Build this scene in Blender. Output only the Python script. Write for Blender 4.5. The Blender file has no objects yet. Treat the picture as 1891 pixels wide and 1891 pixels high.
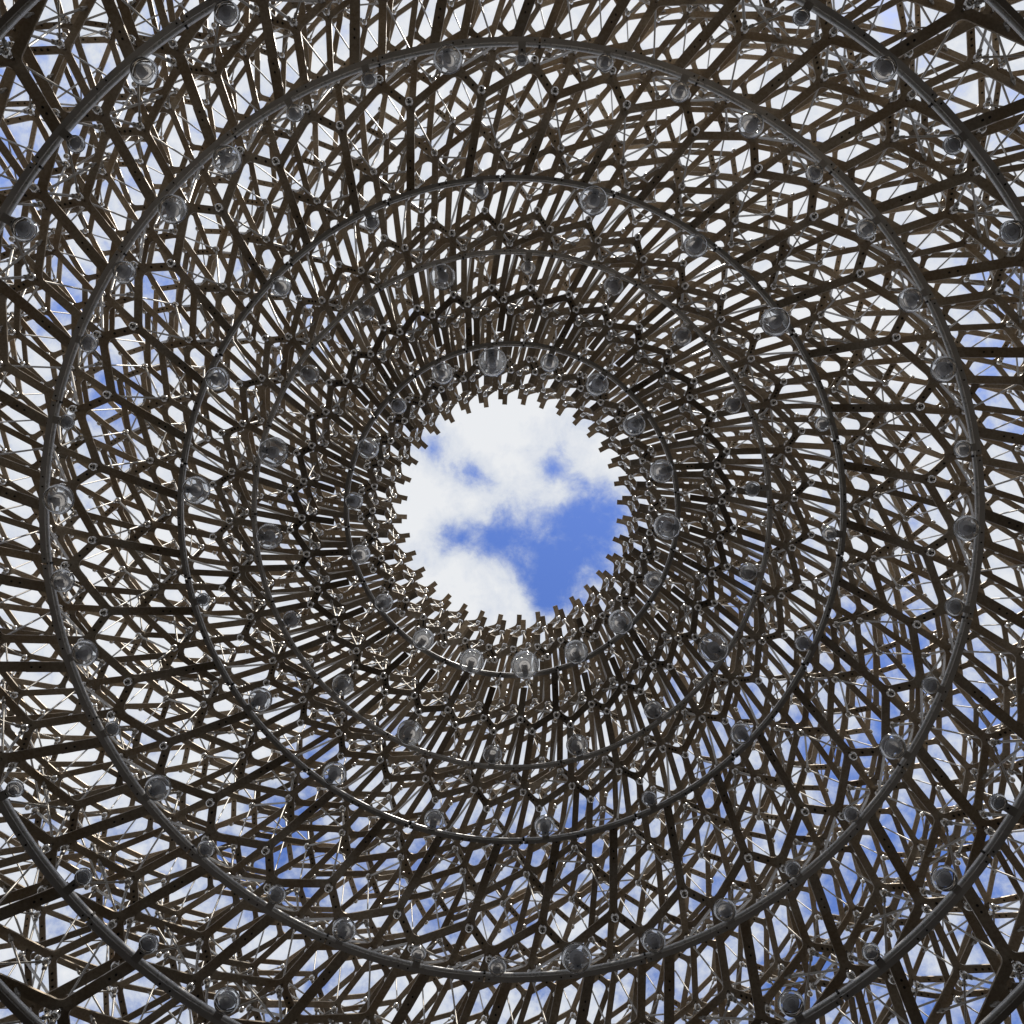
import bpy, math, random
from math import sin, cos, pi, radians, degrees, sqrt, atan2, hypot
random.seed(7)
S = bpy.context.scene
C = S.collection
F = 1300.0            # focal length in photo pixels (photo 1891 px wide)
EYE = 1.5             # camera height above the ground

# ------------------------------------------------------------------ camera
cd = bpy.data.cameras.new("camera")
cam = bpy.data.objects.new("camera", cd); C.objects.link(cam)
cam.location = (0, 0, EYE); cam.rotation_euler = (pi, 0, 0)
cd.sensor_width = 36.0; cd.lens = 36.0 * F / 1891.0
cd.shift_y = -4.5 / 1891.0
cd.clip_start = 0.05; cd.clip_end = 2000.0
S.camera = cam

# ------------------------------------------------------------------ light
SUN_ELEV, SUN_AZ = radians(50), radians(18)      # azimuth measured clockwise from image-up
sd = bpy.data.lights.new("sun", 'SUN'); sd.energy = 3.3; sd.angle = radians(0.6); sd.color = (1.0, 0.95, 0.87)
sun = bpy.data.objects.new("sun", sd); C.objects.link(sun)
sdir = (cos(SUN_ELEV) * sin(SUN_AZ), -cos(SUN_ELEV) * cos(SUN_AZ), sin(SUN_ELEV))
from mathutils import Vector
sun.rotation_euler = Vector(sdir).to_track_quat('Z', 'Y').to_euler()

W = bpy.data.worlds.new("World"); S.world = W; W.use_nodes = True
nt = W.node_tree; nt.nodes.clear()
def N(t, **kw):
    n = nt.nodes.new(t)
    for k, v in kw.items(): setattr(n, k, v)
    return n
def L(a, b): nt.links.new(a, b)
def M(op, a, b=None, c=None, clamp=False):
    n = N('ShaderNodeMath', operation=op, use_clamp=clamp)
    for i, v in enumerate((a, b, c)):
        if v is None: continue
        if isinstance(v, (int, float)): n.inputs[i].default_value = v
        else: L(v, n.inputs[i])
    return n.outputs[0]
sky = N('ShaderNodeTexSky', sky_type='NISHITA', sun_disc=False)
sky.sun_elevation = SUN_ELEV; sky.sun_rotation = math.atan2(sdir[0], sdir[1])
sky.air_density = 1.0; sky.dust_density = 0.25; sky.ozone_density = 2.0
bg_sky = N('ShaderNodeBackground'); bg_sky.inputs[1].default_value = 0.15
hs = N('ShaderNodeHueSaturation'); hs.inputs['Hue'].default_value = .517; hs.inputs['Saturation'].default_value = 1.20; hs.inputs['Value'].default_value = 1.55
L(sky.outputs[0], hs.inputs['Color']); L(hs.outputs[0], bg_sky.inputs[0])
tc = N('ShaderNodeTexCoord'); sx = N('ShaderNodeSeparateXYZ'); L(tc.outputs['Generated'], sx.inputs[0])
zz = M('MAXIMUM', sx.outputs[2], 0.12)
u = M('DIVIDE', sx.outputs[0], zz); v = M('DIVIDE', M('MULTIPLY', sx.outputs[1], -1.0), zz)
P2 = N('ShaderNodeCombineXYZ'); L(u, P2.inputs[0]); L(v, P2.inputs[1])
def noise(scale, detail, rough, off):
    mp = N('ShaderNodeVectorMath', operation='ADD'); L(P2.outputs[0], mp.inputs[0]); mp.inputs[1].default_value = off
    n = N('ShaderNodeTexNoise'); n.inputs['Scale'].default_value = scale; n.inputs['Detail'].default_value = detail
    n.inputs['Roughness'].default_value = rough; n.inputs['Distortion'].default_value = 0.25
    L(mp.outputs[0], n.inputs['Vector']); return n.outputs[0]
# where the cloud bank is thick (+) or broken (-): photo px x, y, radius px, amount
CLOUDS = [(920, 800, 80, .22), (770, 925, 55, .20), (1115, 845, 32, .18), (880, 1090, 50, .12), (1000, 905, 38, .16),
          (805, 1075, 40, .12), (1035, 915, 25, .12),
          (1000, 1000, 58, -.27), (1065, 965, 55, -.22), (1125, 940, 40, -.26), (1020, 1070, 40, -.20), (1090, 1050, 45, -.08), (815, 815, 32, -.20),
          (838, 990, 26, -.34), (905, 985, 32, -.27), (862, 868, 24, -.34), (1020, 868, 20, -.24), (1005, 1110, 22, -.18),
          (1700, 1720, 300, -.17), (1450, 1780, 180, -.08), (330, 1720, 210, -.13), (900, 1620, 170, -.10), (60, 230, 130, -.09), (225, 640, 90, -.11),
          (1620, 1180, 170, -.12), (560, 1520, 100, -.10), (1290, 1250, 60, -.12), (1830, 650, 80, -.14), (1600, 40, 70, -.16),
          (240, 790, 45, -.12), (90, 460, 70, -.09), (1000, 250, 330, .16), (180, 1150, 220, .16), (1450, 500, 300, .12)]
acc = None
for (px, py, s, a) in CLOUDS:
    d = N('ShaderNodeVectorMath', operation='DISTANCE'); L(P2.outputs[0], d.inputs[0])
    d.inputs[1].default_value = ((px - 945.5) / F, (941 - py) / F, 0)
    q = M('DIVIDE', d.outputs['Value'], s / F)
    g = M('MULTIPLY', M('POWER', 2.71828, M('MULTIPLY', M('MULTIPLY', q, q), -0.5)), a)
    acc = g if acc is None else M('ADD', acc, g)
dens = M('ADD', M('ADD', M('MULTIPLY', noise(7.0, 9, .6, (3.1, 1.7, .3)), 0.95), M('MULTIPLY', noise(24, 8, .66, (9.4, 2.2, 5)), 0.60)), acc)
mr = N('ShaderNodeMapRange', interpolation_type='SMOOTHSTEP'); L(dens, mr.inputs[0])
mr.inputs[1].default_value = 0.42; mr.inputs[2].default_value = 0.80
cr = N('ShaderNodeValToRGB'); L(dens, cr.inputs[0])
cr.color_ramp.elements[0].position = 0.50; cr.color_ramp.elements[0].color = (.54, .62, .78, 1)
cr.color_ramp.elements[1].position = 0.95; cr.color_ramp.elements[1].color = (.90, .92, .95, 1)
bg_c = N('ShaderNodeBackground'); L(cr.outputs[0], bg_c.inputs[0]); bg_c.inputs[1].default_value = 0.92
mx = N('ShaderNodeMixShader'); L(mr.outputs[0], mx.inputs[0]); L(bg_sky.outputs[0], mx.inputs[1]); L(bg_c.outputs[0], mx.inputs[2])
wo = N('ShaderNodeOutputWorld'); L(mx.outputs[0], wo.inputs[0])

S.view_settings.view_transform = 'Standard'; S.view_settings.look = 'None'
S.view_settings.gamma = 1.0; S.view_settings.exposure = 0.0; S.view_settings.use_curve_mapping = False

# ------------------------------------------------------------------ materials
def mat(name):
    m = bpy.data.materials.new(name); m.use_nodes = True
    return m, m.node_tree, m.node_tree.nodes["Principled BSDF"]
def plate_material():
    m, t, b = mat("weathered_aluminium")
    geo = t.nodes.new('ShaderNodeNewGeometry')
    n1 = t.nodes.new('ShaderNodeTexNoise'); n1.inputs['Scale'].default_value = 2.3; n1.inputs['Detail'].default_value = 4
    n2 = t.nodes.new('ShaderNodeTexNoise'); n2.inputs['Scale'].default_value = 38; n2.inputs['Detail'].default_value = 5
    t.links.new(geo.outputs['Position'], n1.inputs['Vector']); t.links.new(geo.outputs['Position'], n2.inputs['Vector'])
    r1 = t.nodes.new('ShaderNodeValToRGB'); t.links.new(n1.outputs[0], r1.inputs[0])
    r1.color_ramp.elements[0].position = .35; r1.color_ramp.elements[0].color = (.42, .33, .235, 1)
    r1.color_ramp.elements[1].position = .68; r1.color_ramp.elements[1].color = (.58, .52, .44, 1)
    r2 = t.nodes.new('ShaderNodeValToRGB'); t.links.new(n2.outputs[0], r2.inputs[0])
    r2.color_ramp.elements[0].position = .32; r2.color_ramp.elements[0].color = (.62, .58, .52, 1)
    r2.color_ramp.elements[1].position = .62; r2.color_ramp.elements[1].color = (1, 1, 1, 1)
    mm = t.nodes.new('ShaderNodeMix'); mm.data_type = 'RGBA'; mm.blend_type = 'MULTIPLY'; mm.inputs[0].default_value = .75
    t.links.new(r1.outputs[0], mm.inputs[6]); t.links.new(r2.outputs[0], mm.inputs[7])
    mv = t.nodes.new('ShaderNodeMapRange'); t.links.new(geo.outputs['Random Per Island'], mv.inputs[0])      # bar to bar tone of the mill finish
    mv.inputs[3].default_value = .50; mv.inputs[4].default_value = 1.15
    hv = t.nodes.new('ShaderNodeHueSaturation'); t.links.new(mm.outputs[2], hv.inputs['Color']); t.links.new(mv.outputs[0], hv.inputs['Value'])
    t.links.new(hv.outputs[0], b.inputs['Base Color'])
    rr = t.nodes.new('ShaderNodeMapRange'); t.links.new(n2.outputs[0], rr.inputs[0]); rr.inputs[3].default_value = .28; rr.inputs[4].default_value = .58
    t.links.new(rr.outputs[0], b.inputs['Roughness'])
    b.inputs['Metallic'].default_value = 0.35
    return m
MP = plate_material()
def simple(name, col, metal, rough):
    m, t, b = mat(name)
    b.inputs['Base Color'].default_value = (*col, 1); b.inputs['Metallic'].default_value = metal; b.inputs['Roughness'].default_value = rough
    n = t.nodes.new('ShaderNodeTexNoise'); n.inputs['Scale'].default_value = 25
    g = t.nodes.new('ShaderNodeNewGeometry'); t.links.new(g.outputs['Position'], n.inputs['Vector'])
    r = t.nodes.new('ShaderNodeMapRange'); t.links.new(n.outputs[0], r.inputs[0])
    r.inputs[3].default_value = max(.02, rough - .08); r.inputs[4].default_value = rough + .1
    t.links.new(r.outputs[0], b.inputs['Roughness'])
    return m
M_STEEL = simple("polished_steel", (.74, .72, .69), 1.0, .22)
M_ROD = simple("steel_rod", (.44, .415, .38), .85, .46)
M_RAIL = simple("rail_grey", (.55, .535, .52), .35, .40)
M_TUBE = simple("rail_tube", (.86, .85, .84), .35, .28)  # paler than the band: sky highlight along the tube put into its colour
M_DARK = simple("dark_bolt", (.03, .028, .026), .5, .5)
M_PUCK = simple("frosted_lamp_disc", (.46, .44, .44), 0.0, .45)
def frosted():
    m = M_PUCK; t = m.node_tree; b = t.nodes["Principled BSDF"]; o = t.nodes["Material Output"]
    tl = t.nodes.new('ShaderNodeBsdfTranslucent'); tl.inputs[0].default_value = (.80, .78, .77, 1)
    a = t.nodes.new('ShaderNodeMixShader'); a.inputs[0].default_value = .45
    t.links.new(b.outputs[0], a.inputs[1]); t.links.new(tl.outputs[0], a.inputs[2]); t.links.new(a.outputs[0], o.inputs[0])
frosted()
M_ARM = simple("lamp_arm_grey", (.46, .44, .42), .35, .5)
def glass():
    m = bpy.data.materials.new("clear_acrylic"); m.use_nodes = True; t = m.node_tree; t.nodes.clear()
    o = t.nodes.new('ShaderNodeOutputMaterial'); tr = t.nodes.new('ShaderNodeBsdfTransparent'); tr.inputs[0].default_value = (.93, .94, .95, 1)
    gl = t.nodes.new('ShaderNodeBsdfGlossy'); gl.inputs['Roughness'].default_value = .06
    tl = t.nodes.new('ShaderNodeBsdfTranslucent'); tl.inputs[0].default_value = (.62, .65, .7, 1)
    fr = t.nodes.new('ShaderNodeFresnel'); fr.inputs[0].default_value = 1.49
    a = t.nodes.new('ShaderNodeMixShader'); a.inputs[0].default_value = .15
    t.links.new(tr.outputs[0], a.inputs[1]); t.links.new(tl.outputs[0], a.inputs[2])
    b = t.nodes.new('ShaderNodeMixShader'); t.links.new(fr.outputs[0], b.inputs[0]); t.links.new(a.outputs[0], b.inputs[1]); t.links.new(gl.outputs[0], b.inputs[2])
    t.links.new(b.outputs[0], o.inputs[0]); return m
M_GLASS = glass()
M_RIM = simple("polished_acrylic_rim", (.80, .82, .84), .75, .15)

# ------------------------------------------------------------------ helpers
def mesh(name, V, Fc, mats, midx=None, smooth=False):
    me = bpy.data.meshes.new(name); me.from_pydata(V, [], Fc)
    for m in mats: me.materials.append(m)
    if midx: me.polygons.foreach_set('material_index', midx)
    if smooth: me.polygons.foreach_set('use_smooth', [True] * len(Fc))
    me.update(); return me
def link(name, me, parent=None, loc=(0, 0, 0), rz=0.0):
    o = bpy.data.objects.new(name, me); C.objects.link(o)
    if parent: o.parent = parent
    o.location = loc; o.rotation_euler = (0, 0, rz); return o
def pol(r, deg): a = radians(deg); return (r * sin(a), -r * cos(a))
def lathe(profile, n=24, mi=0):
    V, Fc = [], []
    for r, z in profile:
        for i in range(n): a = 2 * pi * i / n; V.append((r * cos(a), r * sin(a), z))
    for j in range(len(profile) - 1):
        for i in range(n):
            a, b = j * n + i, j * n + (i + 1) % n
            Fc.append((a, b, b + n, a + n))
    return V, Fc
def prism_disc(cx, cy, z0, z1, r, n=6):
    V = [(cx + r * cos(2 * pi * i / n), cy + r * sin(2 * pi * i / n), z) for z in (z0, z1) for i in range(n)]
    Fc = [tuple(range(n - 1, -1, -1)), tuple(range(n, 2 * n))] + [(i, (i + 1) % n, n + (i + 1) % n, n + i) for i in range(n)]
    return V, Fc
def rodgeo(a, b, r, n=6):
    A, B = Vector(a), Vector(b); d = (B - A).normalized()
    x = d.orthogonal().normalized(); y = d.cross(x)
    V = [tuple(p + x * (r * cos(2 * pi * i / n)) + y * (r * sin(2 * pi * i / n))) for p in (A, B) for i in range(n)]
    Fc = [(i, (i + 1) % n, n + (i + 1) % n, n + i) for i in range(n)]
    return V, Fc

# ------------------------------------------------------------------ ground
gV = [(-400, -400, 0), (400, -400, 0), (400, 400, 0), (-400, 400, 0)]
mg, tg, bgp = mat("near_black_ground")  # unseen ground, set near black to cut bounce onto the plate undersides
gn = tg.nodes.new('ShaderNodeTexNoise'); gn.inputs['Scale'].default_value = 1.6; gn.inputs['Detail'].default_value = 8
gg = tg.nodes.new('ShaderNodeNewGeometry'); tg.links.new(gg.outputs['Position'], gn.inputs['Vector'])
gr = tg.nodes.new('ShaderNodeValToRGB'); tg.links.new(gn.outputs[0], gr.inputs[0])
gr.color_ramp.elements[0].position = .35; gr.color_ramp.elements[0].color = (.010, .008, .006, 1)
gr.color_ramp.elements[1].position = .7; gr.color_ramp.elements[1].color = (.022, .018, .013, 1)
tg.links.new(gr.outputs[0], bgp.inputs['Base Color']); bgp.inputs['Roughness'].default_value = .95; bgp.inputs['Specular IOR Level'].default_value = .05
g = link("ground", mesh("ground", gV, [(0, 1, 2, 3)], [mg])); g["kind"] = "structure"

dV = [(0, 0, .06)] + [(6.2 * cos(2 * pi * i / 48), 6.2 * sin(2 * pi * i / 48), .06) for i in range(48)]
md = simple("matte_dark_deck", (.022, .018, .014), 0.0, .75); md.node_tree.nodes["Principled BSDF"].inputs["Specular IOR Level"].default_value = .15  # unseen glass deck, made matte and dark so it bounces little light upward
dk = link("deck_floor", mesh("deck_floor", dV, [(0, 1 + i, 1 + (i + 1) % 48) for i in range(48)], [md])); dk["kind"] = "structure"

# ------------------------------------------------------------------ the lattice pavilion
PAV = bpy.data.objects.new("lattice_pavilion", None); C.objects.link(PAV); PAV.location = (0, 0, 0)
PAV["label"] = "tall aluminium honeycomb lattice pavilion seen from inside, open to the sky at its round top"
PAV["category"] = "pavilion"

PLAN_A = [1.675, 2.378, 3.20, 4.135, 5.25, 6.38, 7.5, 8.7, 10.0]
PLAN_B = [1.94, 2.74, 3.58, 4.45, 5.33, 6.25, 7.25, 8.4, 9.7]
PLAN_T = PLAN_B[:8]
OUT = {1.675: 1.085, 2.378: 1.06, 3.20: 1.062, 4.135: 1.07, 5.25: 1.05, 6.38: 1.05, 7.5: 1.045, 8.7: 1.045, 10.0: 1.045}
BW, TH = .074, .014
BALL_DROP, BALL_R = .080, .041
#        height, phase, plan, first row, tip radius, plate extension carrying a rail (0 none, 1 all, 3 every third)
LAYERS = [(5.00, 0.25, PLAN_A, 4, 4.90, 1, 4.90), (5.50, 2.10, PLAN_A, 4, 4.57, 1, 4.57),
          (6.50, 3.95, PLAN_A, 4, 4.32, 1, 4.32), (7.00, 5.85, PLAN_A, 3, 3.30, 1, 3.30),
          (8.05, 7.75, PLAN_A, 1, 2.04, 3, 1.93), (8.54, 9.55, PLAN_A, 0, 1.544, 0, 0),
          (9.60, 11.35, PLAN_B, 0, 1.71, 0, 0), (10.1, 13.15, PLAN_B, 0, 1.72, 0, 0),
          (11.15, 14.75, PLAN_T, 0, 1.755, 0, 0), (11.65, 16.65, PLAN_T, 0, 1.743, 0, 0)]

def corner(node, d1, d2, l1, l2):
    """fillet between edge directions d1 and d2 (ccw from d1 to d2) at node: points from the tangent on d1 to the middle, and on to d2"""
    a1 = atan2(d1[1], d1[0]); a2 = atan2(d2[1], d2[0]); ph = (a2 - a1) % (2 * pi)
    bis = a1 + ph / 2; w = BW / 2
    if ph > radians(172):
        c = (node[0] + cos(bis) * w / sin(ph / 2), node[1] + sin(bis) * w / sin(ph / 2)); return [c], [c]
    tn = math.tan(ph / 2)
    rho = min(.075, .40 * min(l1, l2) * tn - w); rho = max(rho, .004)
    dist = (w + rho) / sin(ph / 2); cx, cy = node[0] + cos(bis) * dist, node[1] + sin(bis) * dist
    h = (pi - ph) / 2; first, second = [], []
    for i in range(3):                                  # tangent on d1 is at angle a1-90, the middle at bis+180
        t = (bis + pi) + h * (1 - i / 2); first.append((cx + rho * cos(t), cy + rho * sin(t)))
    for i in range(3):
        t = (bis + pi) - h * (i / 2); second.append((cx + rho * cos(t), cy + rho * sin(t)))
    return first, second

PIECES = []      # (kind, verts, faces, midx, mean radius, height, length, angle)
def extrude(poly, walls, z0, z1):
    n = len(poly); V = [(x, y, z0) for x, y in poly] + [(x, y, z1) for x, y in poly]
    Fc = [tuple(range(n - 1, -1, -1)), tuple(range(n, 2 * n))]
    for i in range(n):
        if walls[i]: j = (i + 1) % n; Fc.append((i, j, n + j, n + i))
    return V, Fc
NODES = []
for li, (h, th, plan, r0, tip, ext, extR) in enumerate(LAYERS):
    BW = .094 if h < 6.8 else (.080 if h < 7.5 else (.080 if h > 10.5 else .073))      # the lower plates are wider
    z = EYE + h; rows = plan[r0:]
    I = lambda j, k: pol(rows[j], th + 10 * k)
    O = lambda j, k: pol(rows[j] * OUT.get(rows[j], 1.06), th + 7.03 + 10 * k)
    nr = len(rows)
    def ribtip(k, R):
        a = pol(rows[0], th + 10 * k)
        bR = (plan[r0 - 1] * OUT.get(plan[r0 - 1], 1.06)) if r0 else rows[0] * .80
        b = pol(bR, th - (1.5 if h > 10.5 else 3.1) + 10 * k)
        t = 1.0
        lo, hi = 0.0, 3.0
        for _ in range(40):
            t = (lo + hi) / 2
            if hypot(a[0] + (b[0] - a[0]) * t, a[1] + (b[1] - a[1]) * t) > R: lo = t
            else: hi = t
        return (a[0] + (b[0] - a[0]) * t, a[1] + (b[1] - a[1]) * t)
    def stub(k):
        o = O(nr - 1, k); q = pol(rows[-1] * 1.19, th + 10 + 10 * k); return q
    # neighbour lists
    def nbI(j, k):
        return [O(j, k), O(j, k - 1), O(j - 1, k - 1) if j else ribtip(k, tip)]
    def nbO(j, k):
        return [I(j, k), I(j, k + 1), I(j + 1, k + 1) if j < nr - 1 else stub(k)]
    def ends(node, nbrs, other):
        """ccw-next and cw-next corner polylines for the edge node->other"""
        D = []
        for q in nbrs:
            l = hypot(q[0] - node[0], q[1] - node[1]); D.append((atan2(q[1] - node[1], q[0] - node[0]), ((q[0] - node[0]) / l, (q[1] - node[1]) / l), l, q))
        D.sort(key=lambda t: t[0])
        i = min(range(3), key=lambda i: hypot(D[i][3][0] - other[0], D[i][3][1] - other[1]))
        e, nx, pv = D[i], D[(i + 1) % 3], D[i - 1]
        left = corner(node, e[1], nx[1], e[2], nx[2])[0]        # tangent on e -> middle
        right = corner(node, pv[1], e[1], pv[2], e[2])[1]       # middle -> tangent on e, listed from the middle
        right = right[::-1] if hypot(right[0][0] - node[0], right[0][1] - node[1]) > hypot(right[-1][0] - node[0], right[-1][1] - node[1]) else right
        left = left if hypot(left[0][0] - node[0], left[0][1] - node[1]) >= hypot(left[-1][0] - node[0], left[-1][1] - node[1]) else left[::-1]
        return left, right       # left: far->near , right: near->far
    def piece(kind, u_, nu, v_, nv, bolts=False, exten=None):
        lu, ru = ends(u_, nu, v_)
        if nv is not None:
            lv, rv = ends(v_, nv, u_)
            poly = [u_] + ru + lv + [v_] + rv + lu
            walls = [False] + [True] * (len(ru) + len(lv) - 1) + [False, False] + [True] * (len(rv) + len(lu) - 1) + [False]
        else:
            dx, dy = v_[0] - u_[0], v_[1] - u_[1]; l = hypot(dx, dy); nx, ny = -dy / l * BW / 2, dx / l * BW / 2
            poly = [u_] + ru + [(v_[0] - nx, v_[1] - ny), (v_[0] + nx, v_[1] + ny)] + lu
            walls = [False] + [True] * (len(poly) - 2) + [False]
        V, Fc = extrude(poly, walls, z, z + TH); mi = [0] * len(Fc)
        def add(v2, f2, m):
            o = len(V); V.extend(v2); Fc.extend(tuple(i + o for i in f) for f in f2); mi.extend([m] * len(f2))
        if bolts:
            for t in (.36, .5, .64):
                if t == .5 and random.random() < .5: continue
                v2, f2 = prism_disc(u_[0] + (v_[0] - u_[0]) * t, u_[1] + (v_[1] - u_[1]) * t, z - .010, z - .0005, .012); add(v2, f2, 1)
        if exten:
            a, b = exten; dx, dy = b[0] - a[0], b[1] - a[1]; l = hypot(dx, dy); nx, ny = -dy / l * BW * .505, dx / l * BW * .505
            v2, f2 = extrude([(a[0] + nx, a[1] + ny), (a[0] - nx, a[1] - ny), (b[0] - nx, b[1] - ny), (b[0] + nx, b[1] + ny)][::-1][::1], [True] * 4, z - .013, z - .001); add(v2, f2, 0)
            for t in (.12, .3, .85):
                v2, f2 = prism_disc(a[0] + dx * t, a[1] + dy * t, z - .020, z - .0135, .010); add(v2, f2, 1)
        m_ = ((u_[0] + v_[0]) / 2, (u_[1] + v_[1]) / 2)
        return [kind, V, Fc, mi, hypot(*m_), h, hypot(u_[0] - v_[0], u_[1] - v_[1]), degrees(atan2(m_[0], -m_[1]))]
    for j in range(nr):
        PIECES.append(piece('chord', I(j, 0), nbI(j, 0), O(j, 0), nbO(j, 0)))
        PIECES.append(piece('chord', O(j, 0), nbO(j, 0), I(j, 1), nbI(j, 1), bolts=True))
        if j < nr - 1: PIECES.append(piece('rib', O(j, 0), nbO(j, 0), I(j + 1, 1), nbI(j + 1, 1)))
        else: PIECES.append(piece('rib', O(j, 0), nbO(j, 0), stub(0), None))
    t_ = ribtip(0, tip)
    if ext == 1:
        a = I(0, 0); e = ((a[0] * .42 + t_[0] * .58), (a[1] * .42 + t_[1] * .58)); t2 = ribtip(0, extR - .03)
        PIECES.append(piece('rib', I(0, 0), nbI(0, 0), t_, None, exten=(e, t2)))
    elif ext == 3:
        a = I(0, 0); e = ((a[0] * .3 + t_[0] * .7), (a[1] * .3 + t_[1] * .7)); t2 = ribtip(0, extR - .06)
        p1 = piece('rib', I(0, 0), nbI(0, 0), t_, None, exten=(e, t2)); p1.append([k for k in range(36) if k % 3 == 1]); PIECES.append(p1)
        p2 = piece('rib', I(0, 0), nbI(0, 0), t_, None); p2.append([k for k in range(36) if k % 3 != 1]); PIECES.append(p2)
    else:
        PIECES.append(piece('rib', I(0, 0), nbI(0, 0), t_, None))
    NODES.append((h, th, rows, [rows[j] * OUT.get(rows[j], 1.06) for j in range(nr)], r0, plan))

# rods between the layers
def nodeI(li, R):      # row index in layer li whose plan radius is closest to R
    rows = NODES[li][2]; j = min(range(len(rows)), key=lambda j: abs(rows[j] - R)); return j if abs(rows[j] - R) < .6 else None
def p3(r, deg, z): x, y = pol(r, deg); return (x, y, z)
def rod(a, b, r):
    V, Fc = rodgeo(a, b, r); A_, B_ = Vector(a), Vector(b); dd = (B_ - A_).normalized()
    for (p0, p1) in ((A_ + dd * .015, A_ + dd * .06), (B_ - dd * .085, B_ - dd * .045)):      # threaded sleeve at each end
        v2, f2 = rodgeo(p0, p1, r * 1.75); o = len(V); V += v2; Fc += [tuple(q + o for q in f) for f in f2]
        Fc += [tuple(o + q for q in range(5, -1, -1)), tuple(o + 6 + q for q in range(6))]
    m = [(a[i] + b[i]) / 2 for i in range(3)]
    la = hypot(a[0] / (a[2] - EYE) - b[0] / (b[2] - EYE), a[1] / (a[2] - EYE) - b[1] / (b[2] - EYE)) * F
    PIECES.append(['tie_rod', V, Fc, [0] * len(Fc), hypot(m[0], m[1]), m[2] - EYE, la * (m[2] - EYE) / F * .5, degrees(atan2(m[0], -m[1]))])
for li in range(len(NODES) - 1):
    h, th, rows, outs, r0, plan = NODES[li]; h2, th2, rows2, outs2, _, _ = NODES[li + 1]
    z1, z2 = EYE + h + TH, EYE + h2 - BALL_DROP
    pair = (h2 - h) < .6
    for j in range(len(rows)):
        j2 = nodeI(li + 1, rows[j])
        if j2 is None: continue
        I1 = p3(rows[j], th, z1); O1 = p3(outs[j], th + 7.03, z1)
        dth = round((th - th2 + 1.9) / 10) * 10
        I2 = p3(rows2[j2], th2 + dth, z2); O2 = p3(outs2[j2], th2 + 7.03 + dth, z2)
        if pair:
            rod(I1, I2, .0135)
            rod(p3(outs[j], th + 7.03, z1), I2, .010)
            rod(O1, O2, .0125)
            rod(I1, (I2[0] * .45 + O2[0] * .55, I2[1] * .45 + O2[1] * .55, z2 + BALL_DROP), .011)
        else:
            rod(I1, I2, .010)
            if j2 + 1 < len(rows2): rod(O1, p3(rows2[j2 + 1], th2 + 10 + dth, z2), .0135)

# balls under every node
SPH = []; n_, m_ = 14, 9
bV = [(0, 0, -BALL_R)]; bF = []
for i in range(1, m_):
    a = -pi / 2 + pi * i / m_
    for k in range(n_): b = 2 * pi * k / n_; bV.append((BALL_R * cos(a) * cos(b), BALL_R * cos(a) * sin(b), BALL_R * sin(a)))
for k in range(n_): bF.append((0, 1 + (k + 1) % n_, 1 + k))
for i in range(m_ - 2):
    for k in range(n_):
        a, b = 1 + i * n_ + k, 1 + i * n_ + (k + 1) % n_; bF.append((a, b, b + n_, a + n_))
bF.append(tuple(1 + (m_ - 2) * n_ + k for k in range(n_)))
bM = [0] * len(bF)
for (r_, za, zb, mi) in ((.014, BALL_R * .9, BALL_DROP - .0005, 0), (.0095, -BALL_R - .0015, -BALL_R * .8, 1)):
    v2, f2 = prism_disc(0, 0, za, zb, r_, 8); o = len(bV); bV += v2; bF += [tuple(i + o for i in f) for f in f2]; bM += [mi] * len(f2)
BALLS = []
for (h, th, rows, outs, r0, plan) in NODES:
    for j in range(len(rows)):
        BALLS.append((rows[j], th, h)); BALLS.append((outs[j], th + 7.03, h))

def occl(px, h):       # layers below h that already cover this radius in the picture
    n = 0
    for (h2, th, rows, outs, r0, plan) in NODES:
        if h2 < h - .01 and rows[0] / h2 * F < px: n += 1
    return n
def inview(px, deg):
    return abs(px * sin(radians(deg))) < 955 and abs(px * cos(radians(deg))) < 955
cand = {'rib': [], 'chord': [], 'tie_rod': [], 'node_ball': []}
for pi_, p in enumerate(PIECES):
    px = p[4] / p[5] * F; oc = occl(px, p[5])
    for k in (p[8] if len(p) > 8 else range(36)):
        ok = inview(px, p[7] + 10 * k)
        cand[p[0]].append(((p[6] / p[5]) / (1 + .55 * oc) if ok else -1, pi_, k))
for bi, (r, th, h) in enumerate(BALLS):
    px = r / h * F; oc = occl(px, h)
    for k in range(36):
        ok = inview(px, th + 10 * k); cand['node_ball'].append(((1 / h) / (1 + .55 * oc) if ok else -1, bi, k))
ball_me = mesh("node_ball", bV, bF, [M_STEEL, M_DARK], bM, smooth=False)
ball_me.polygons.foreach_set('use_smooth', [m == 0 and len(f) < 9 for m, f in zip(bM, bF)])
PM = {'rib': [MP, M_DARK], 'chord': [MP, M_DARK], 'tie_rod': [M_ROD]}
me_cache = {}
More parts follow.
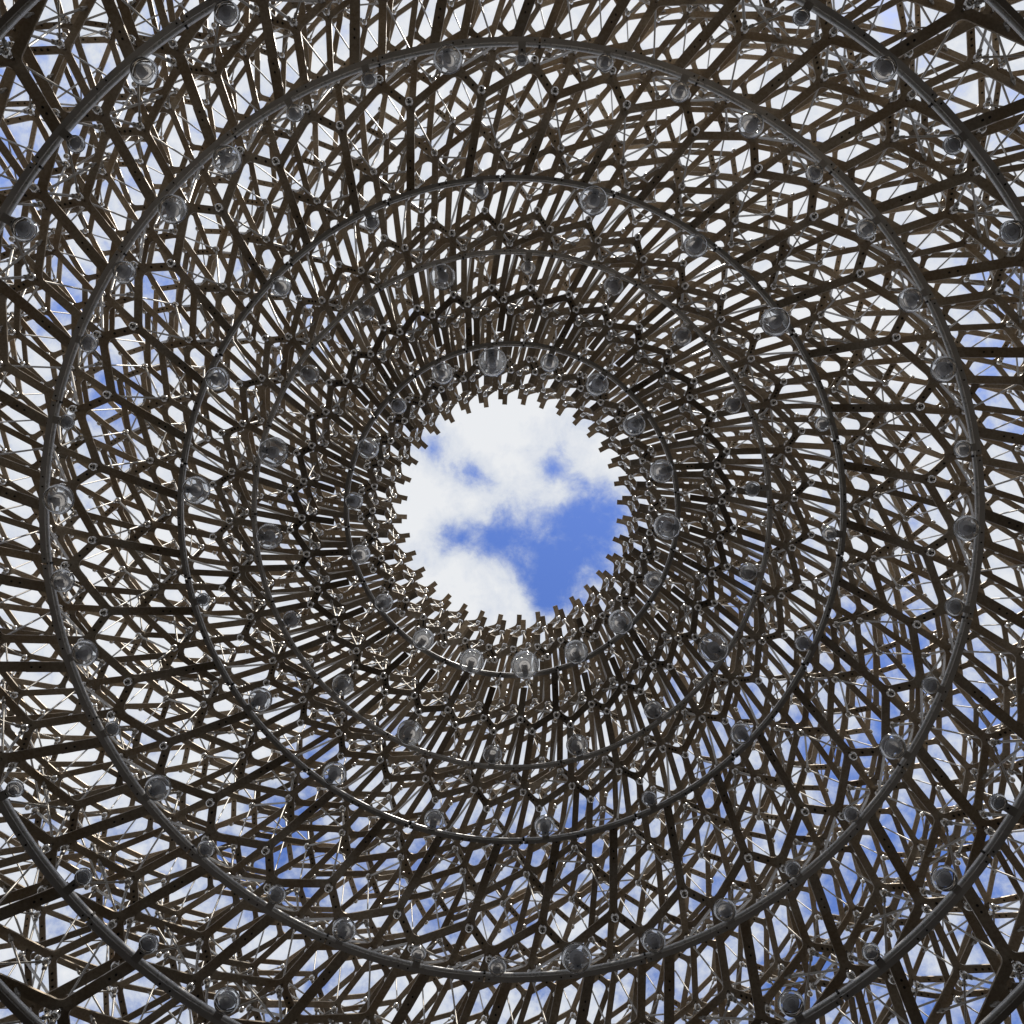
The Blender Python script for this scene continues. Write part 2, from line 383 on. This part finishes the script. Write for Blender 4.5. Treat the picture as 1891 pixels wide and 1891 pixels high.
for kind, lst in cand.items():
    lst.sort(key=lambda t: -t[0])
    near = [t for t in lst[:300] if t[0] > 0]; rest = lst[len(near):]
    for _, i, k in near:
        if kind == 'node_ball':
            r, th, h = BALLS[i]; x, y = pol(r, th + 10 * k); link(kind, ball_me, PAV, (x, y, EYE + h - BALL_DROP))
        else:
            if i not in me_cache: me_cache[i] = mesh(kind, PIECES[i][1], PIECES[i][2], PM[kind], PIECES[i][3], smooth=(kind == 'tie_rod'))
            link(kind, me_cache[i], PAV, (0, 0, 0), radians(10 * k))
    V, Fc, mi = [], [], []
    for _, i, k in rest:
        o = len(V)
        if kind == 'node_ball':
            r, th, h = BALLS[i]; x, y = pol(r, th + 10 * k); zc = EYE + h - BALL_DROP
            V.extend((a + x, b + y, c + zc) for a, b, c in bV); Fc.extend(tuple(q + o for q in f) for f in bF); mi.extend(bM)
        else:
            p = PIECES[i]; ca, sa = cos(radians(10 * k)), sin(radians(10 * k))
            V.extend((a * ca - b * sa, a * sa + b * ca, c) for a, b, c in p[1]); Fc.extend(tuple(q + o for q in f) for f in p[2]); mi.extend(p[3])
    me = mesh(kind, V, Fc, PM.get(kind, [M_STEEL, M_DARK]), mi, smooth=(kind in ('tie_rod', 'node_ball')))
    o = link("far_" + kind, me, PAV); o["kind"] = "stuff"

# ------------------------------------------------------------------ ring rails
#        photo radius, layer height, width, joint phase
RAILS = [(306, 8.05, .062, 4), (476, 8.05, .062, 9), (612, 7.00, .066, -2), (864, 6.50, .092, 3.4), (1085, 5.50, .098, 6), (1296, 5.00, .10, 1)]
RAIL_R = []
def sector(r0, r1, z0, z1, a0, a1, n):
    V, Fc = [], []
    for i in range(n + 1):
        a = a0 + (a1 - a0) * i / n
        for (r, zq) in ((r0, z0), (r1, z0), (r1, z1), (r0, z1)): x, y = pol(r, a); V.append((x, y, zq))
    for i in range(n):
        for q in range(4): a, b = i * 4 + q, i * 4 + (q + 1) % 4; Fc.append((a, b, b + 4, a + 4))
    Fc.append((3, 2, 1, 0)); e = n * 4; Fc.append((e, e + 1, e + 2, e + 3))
    return V, Fc
for (px, h, w, ph) in RAILS:
    z = EYE + h - .030; R = px * (h - .03) / F; RAIL_R.append((R, z, w))
    rt = w * .2; Rt = R - w / 2 + rt
    V, Fc = [], []; nseg, ns = 216, 10
    for i in range(nseg):
        a = 360 * i / nseg
        for q in range(ns):
            b = 2 * pi * q / ns; x, y = pol(Rt + rt * cos(b), a); V.append((x, y, z - .004 + rt * sin(b)))
    for i in range(nseg):
        for q in range(ns):
            a, b = i * ns + q, i * ns + (q + 1) % ns; c = ((i + 1) % nseg) * ns
            Fc.append((a, b, c + (q + 1) % ns, c + q))
    rail = link("ring_rail", mesh("ring_rail", V, Fc, [M_TUBE], smooth=True), PAV)
    span = 20.0
    V, Fc = sector(Rt + rt * .6, R + w / 2, z - .004, z + .006, .12, span - .12, 12); mi = [0] * len(Fc)
    for t in (.6, 9.4, 10.6, span - .6):
        x, y = pol(R + w * .2, t); v2, f2 = prism_disc(x, y, z - .010, z - .0045, .008); o = len(V)
        V += v2; Fc += [tuple(i + o for i in f) for f in f2]; mi += [1] * len(f2)
    me = mesh("rail_plate", V, Fc, [M_RAIL, M_DARK], mi)
    for k in range(18):
        link("rail_plate", me, rail, (0, 0, 0), radians(20 * k + ph))
        # clamp over the joint
    V, Fc = sector(R - w / 2 - .002, R - w / 2 + w * .42, z - .020, z + .016, -.20 * 3 / R, .20 * 3 / R, 2)
    me = mesh("rail_clamp", V, Fc, [M_DARK])
    for k in range(18): link("rail_clamp", me, rail, (0, 0, 0), radians(20 * k + ph))

# ------------------------------------------------------------------ lamps on the rails (photo px: centre x, y, outer radius)
LAMPS = [
 [(909,669,27),(1014,670,17),(1102,710,21),(1170,784,21),(1221,870,22),(1231,972,25),(1205,1070,16),(1145,1148,23),(1063,1203,22),(969,1227,26),(871,1220,23),(782,1180,20),(709,1112,17),(666,1023,18),(654,925,16),(680,828,20),(736,750,15),(817,690,20)],
 [(817,512,24),(975,495,13),(1132,529,18),(1258,622,18),(1352,748,16),(1388,903,14),(1380,1056,17),(1316,1195,28),(1205,1310,17),(1065,1375,20),(909,1392,18),(757,1352,24),(633,1264,20),(539,1143,16),(498,990,24),(505,835,28),(572,692,18),(678,578,14)],
 [(888,355,14),(1095,372,27),(1283,455,22),(1430,595,27),(1517,783,14),(1530,985,14),(1481,1187,15),(1367,1353,20),(1198,1473,14),(1005,1523,19),(802,1512,19),(618,1428,22),(481,1291,22),(376,1107,12),(363,905,26),(402,700,22),(519,530,19),(687,412,14)],
 [(827,112,27),(963,112,12),(1116,118,16),(1253,172,19),(1385,233,24),(1502,322,16),(1597,424,19),(1679,555,23),(1740,682,24),(1775,829,16),(1782,975,24),(1760,1120,17),(1716,1264,16),(1646,1377,24),(1570,1502,15),(1462,1603,15),(1337,1678,21),(1206,1735,22),(1064,1767,28),(918,1783,17),(773,1758,14),(636,1715,22),(512,1650,17),(381,1566,16),(293,1454,24),(209,1345,14),(158,1205,24),(117,1072,22),(110,922,28),(125,780,14),(165,635,17),(231,504,21),(320,388,27),(420,297,27),(545,211,16),(682,150,15)],
 [(143,268,16),(47,425,23),(268,135,26),(420,28,24),(1478,35,16),(1630,130,24),(1757,270,18),(1865,430,22),(30,1455,16),(156,1617,16),(276,1740,18),(420,1845,24),(1740,1620,24),(1606,1755,16),(1459,1850,24),(1840,1480,16)]]
RING = ["innermost", "second", "third", "fourth", "outermost"]
HOURS = "twelve one two three four five six seven eight nine ten eleven".split()
def clock(deg):
    t = int(round((deg % 360) / 360 * 72)) % 72; hh, m = divmod(t, 6)
    if m == 0: return "at %s o'clock" % HOURS[hh]
    if m == 3: return "at half past %s on a clock" % HOURS[hh]
    if m < 3: return "at %s past %s on a clock" % (("ten", "twenty")[m - 1], HOURS[hh])
    return "at %s to %s on a clock" % (("twenty", "ten")[m - 4], HOURS[(hh + 1) % 12])
cup_cache = {}
def lamp(ring, px, py, pr):
    R, z, w = RAIL_R[ring]; zl = z - .055; h = zl - EYE
    dx, dy = px - 945, py - 941; r = hypot(dx, dy); deg = degrees(atan2(dx, -dy)); Rl = r * h / F
    rad = pr * (h - .06) / F
    size = "large" if pr >= 23 else ("small" if pr <= 16 else "medium")
    t = bpy.data.objects.new("globe_lamp", None); C.objects.link(t)
    x, y = pol(Rl, deg); t.location = (x, y, zl); t.rotation_euler = (0, 0, radians(deg))   # local -Y points outward
    t["label"] = "%s clear glass lamp on the %s ring rail, %s" % (size, RING[ring], clock(deg))
    t["category"] = "lamp"; t["group"] = "clear glass lamps along the ring rails"
    gap = max(.03, R - w * .3 - Rl)
    # arm: flat tab from the rail with an upright at the rail end
    aw = .034
    V, Fc = extrude([(-aw, 0.02), (-aw, -gap), (aw, -gap), (aw, 0.02)], [True] * 4, .004, .014); mi = [0] * len(Fc)
    v2, f2 = extrude([(-aw * .7, -gap + .012), (-aw * .7, -gap - .001), (aw * .7, -gap - .001), (aw * .7, -gap + .012)], [True] * 4, .0145, .055 - .006)
    o = len(V); V += v2; Fc += [tuple(i + o for i in f) for f in f2]; mi += [0] * len(f2)
    v2, f2 = prism_disc(0, -gap * .55, -.004, .0035, .009, 8); o = len(V); V += v2; Fc += [tuple(i + o for i in f) for f in f2]; mi += [1] * len(f2)
    link("lamp_arm", mesh("lamp_arm", V, Fc, [M_ARM, M_DARK], mi), t)
    key = (round(rad, 3))
    if key not in cup_cache:
        pk = min(.066, rad * .72)
        V, Fc = lathe([(pk * .96, .003), (pk, -.002), (pk, -.014), (pk * .95, -.018), (pk * .55, -.018), (pk * .53, -.014), (pk * .44, -.014), (pk * .42, -.019), (pk * .16, -.021), (.001, -.021)], 28)
        puck = mesh("lamp_disc", V, Fc, [M_PUCK])
        d = rad * .34
        prof = [(pk * .99, -.008), (rad * .97, -.008), (rad, -.012), (rad * .97, -.018 - d * .35), (rad * .88, -.02 - d * .8), (rad * .80, -.02 - d), (rad * .4, -.022 - d), (.002, -.022 - d)]
        V, Fc = lathe(prof, 32); cup = mesh("glass_cup", V, Fc, [M_GLASS], smooth=True)
        def ring(rr, zc, tr):
            V, Fc = [], []
            for i in range(36):
                a = 2 * pi * i / 36
                for q in range(6): b = 2 * pi * q / 6; V.append(((rr + tr * cos(b)) * cos(a), (rr + tr * cos(b)) * sin(a), zc + tr * sin(b)))
            for i in range(36):
                for q in range(6):
                    a, b, c = i * 6 + q, i * 6 + (q + 1) % 6, ((i + 1) % 36) * 6; Fc.append((a, b, c + (q + 1) % 6, c + q))
            return V, Fc
        V, Fc = ring(rad, -.012, .0030); v2, f2 = ring(rad * .81, -.02 - d, .0030); o = len(V)
        V = V + v2; Fc = Fc + [tuple(i + o for i in f) for f in f2]
        rim = mesh("cup_rim", V, Fc, [M_RIM], smooth=True)
        cup_cache[key] = (puck, cup, rim)
    puck, cup, rim = cup_cache[key]
    link("lamp_disc", puck, t); c = link("glass_cup", cup, t); link("cup_rim", rim, c)
for ri, ring in enumerate(LAMPS):
    for (px, py, pr) in ring: lamp(ri, px, py, pr)
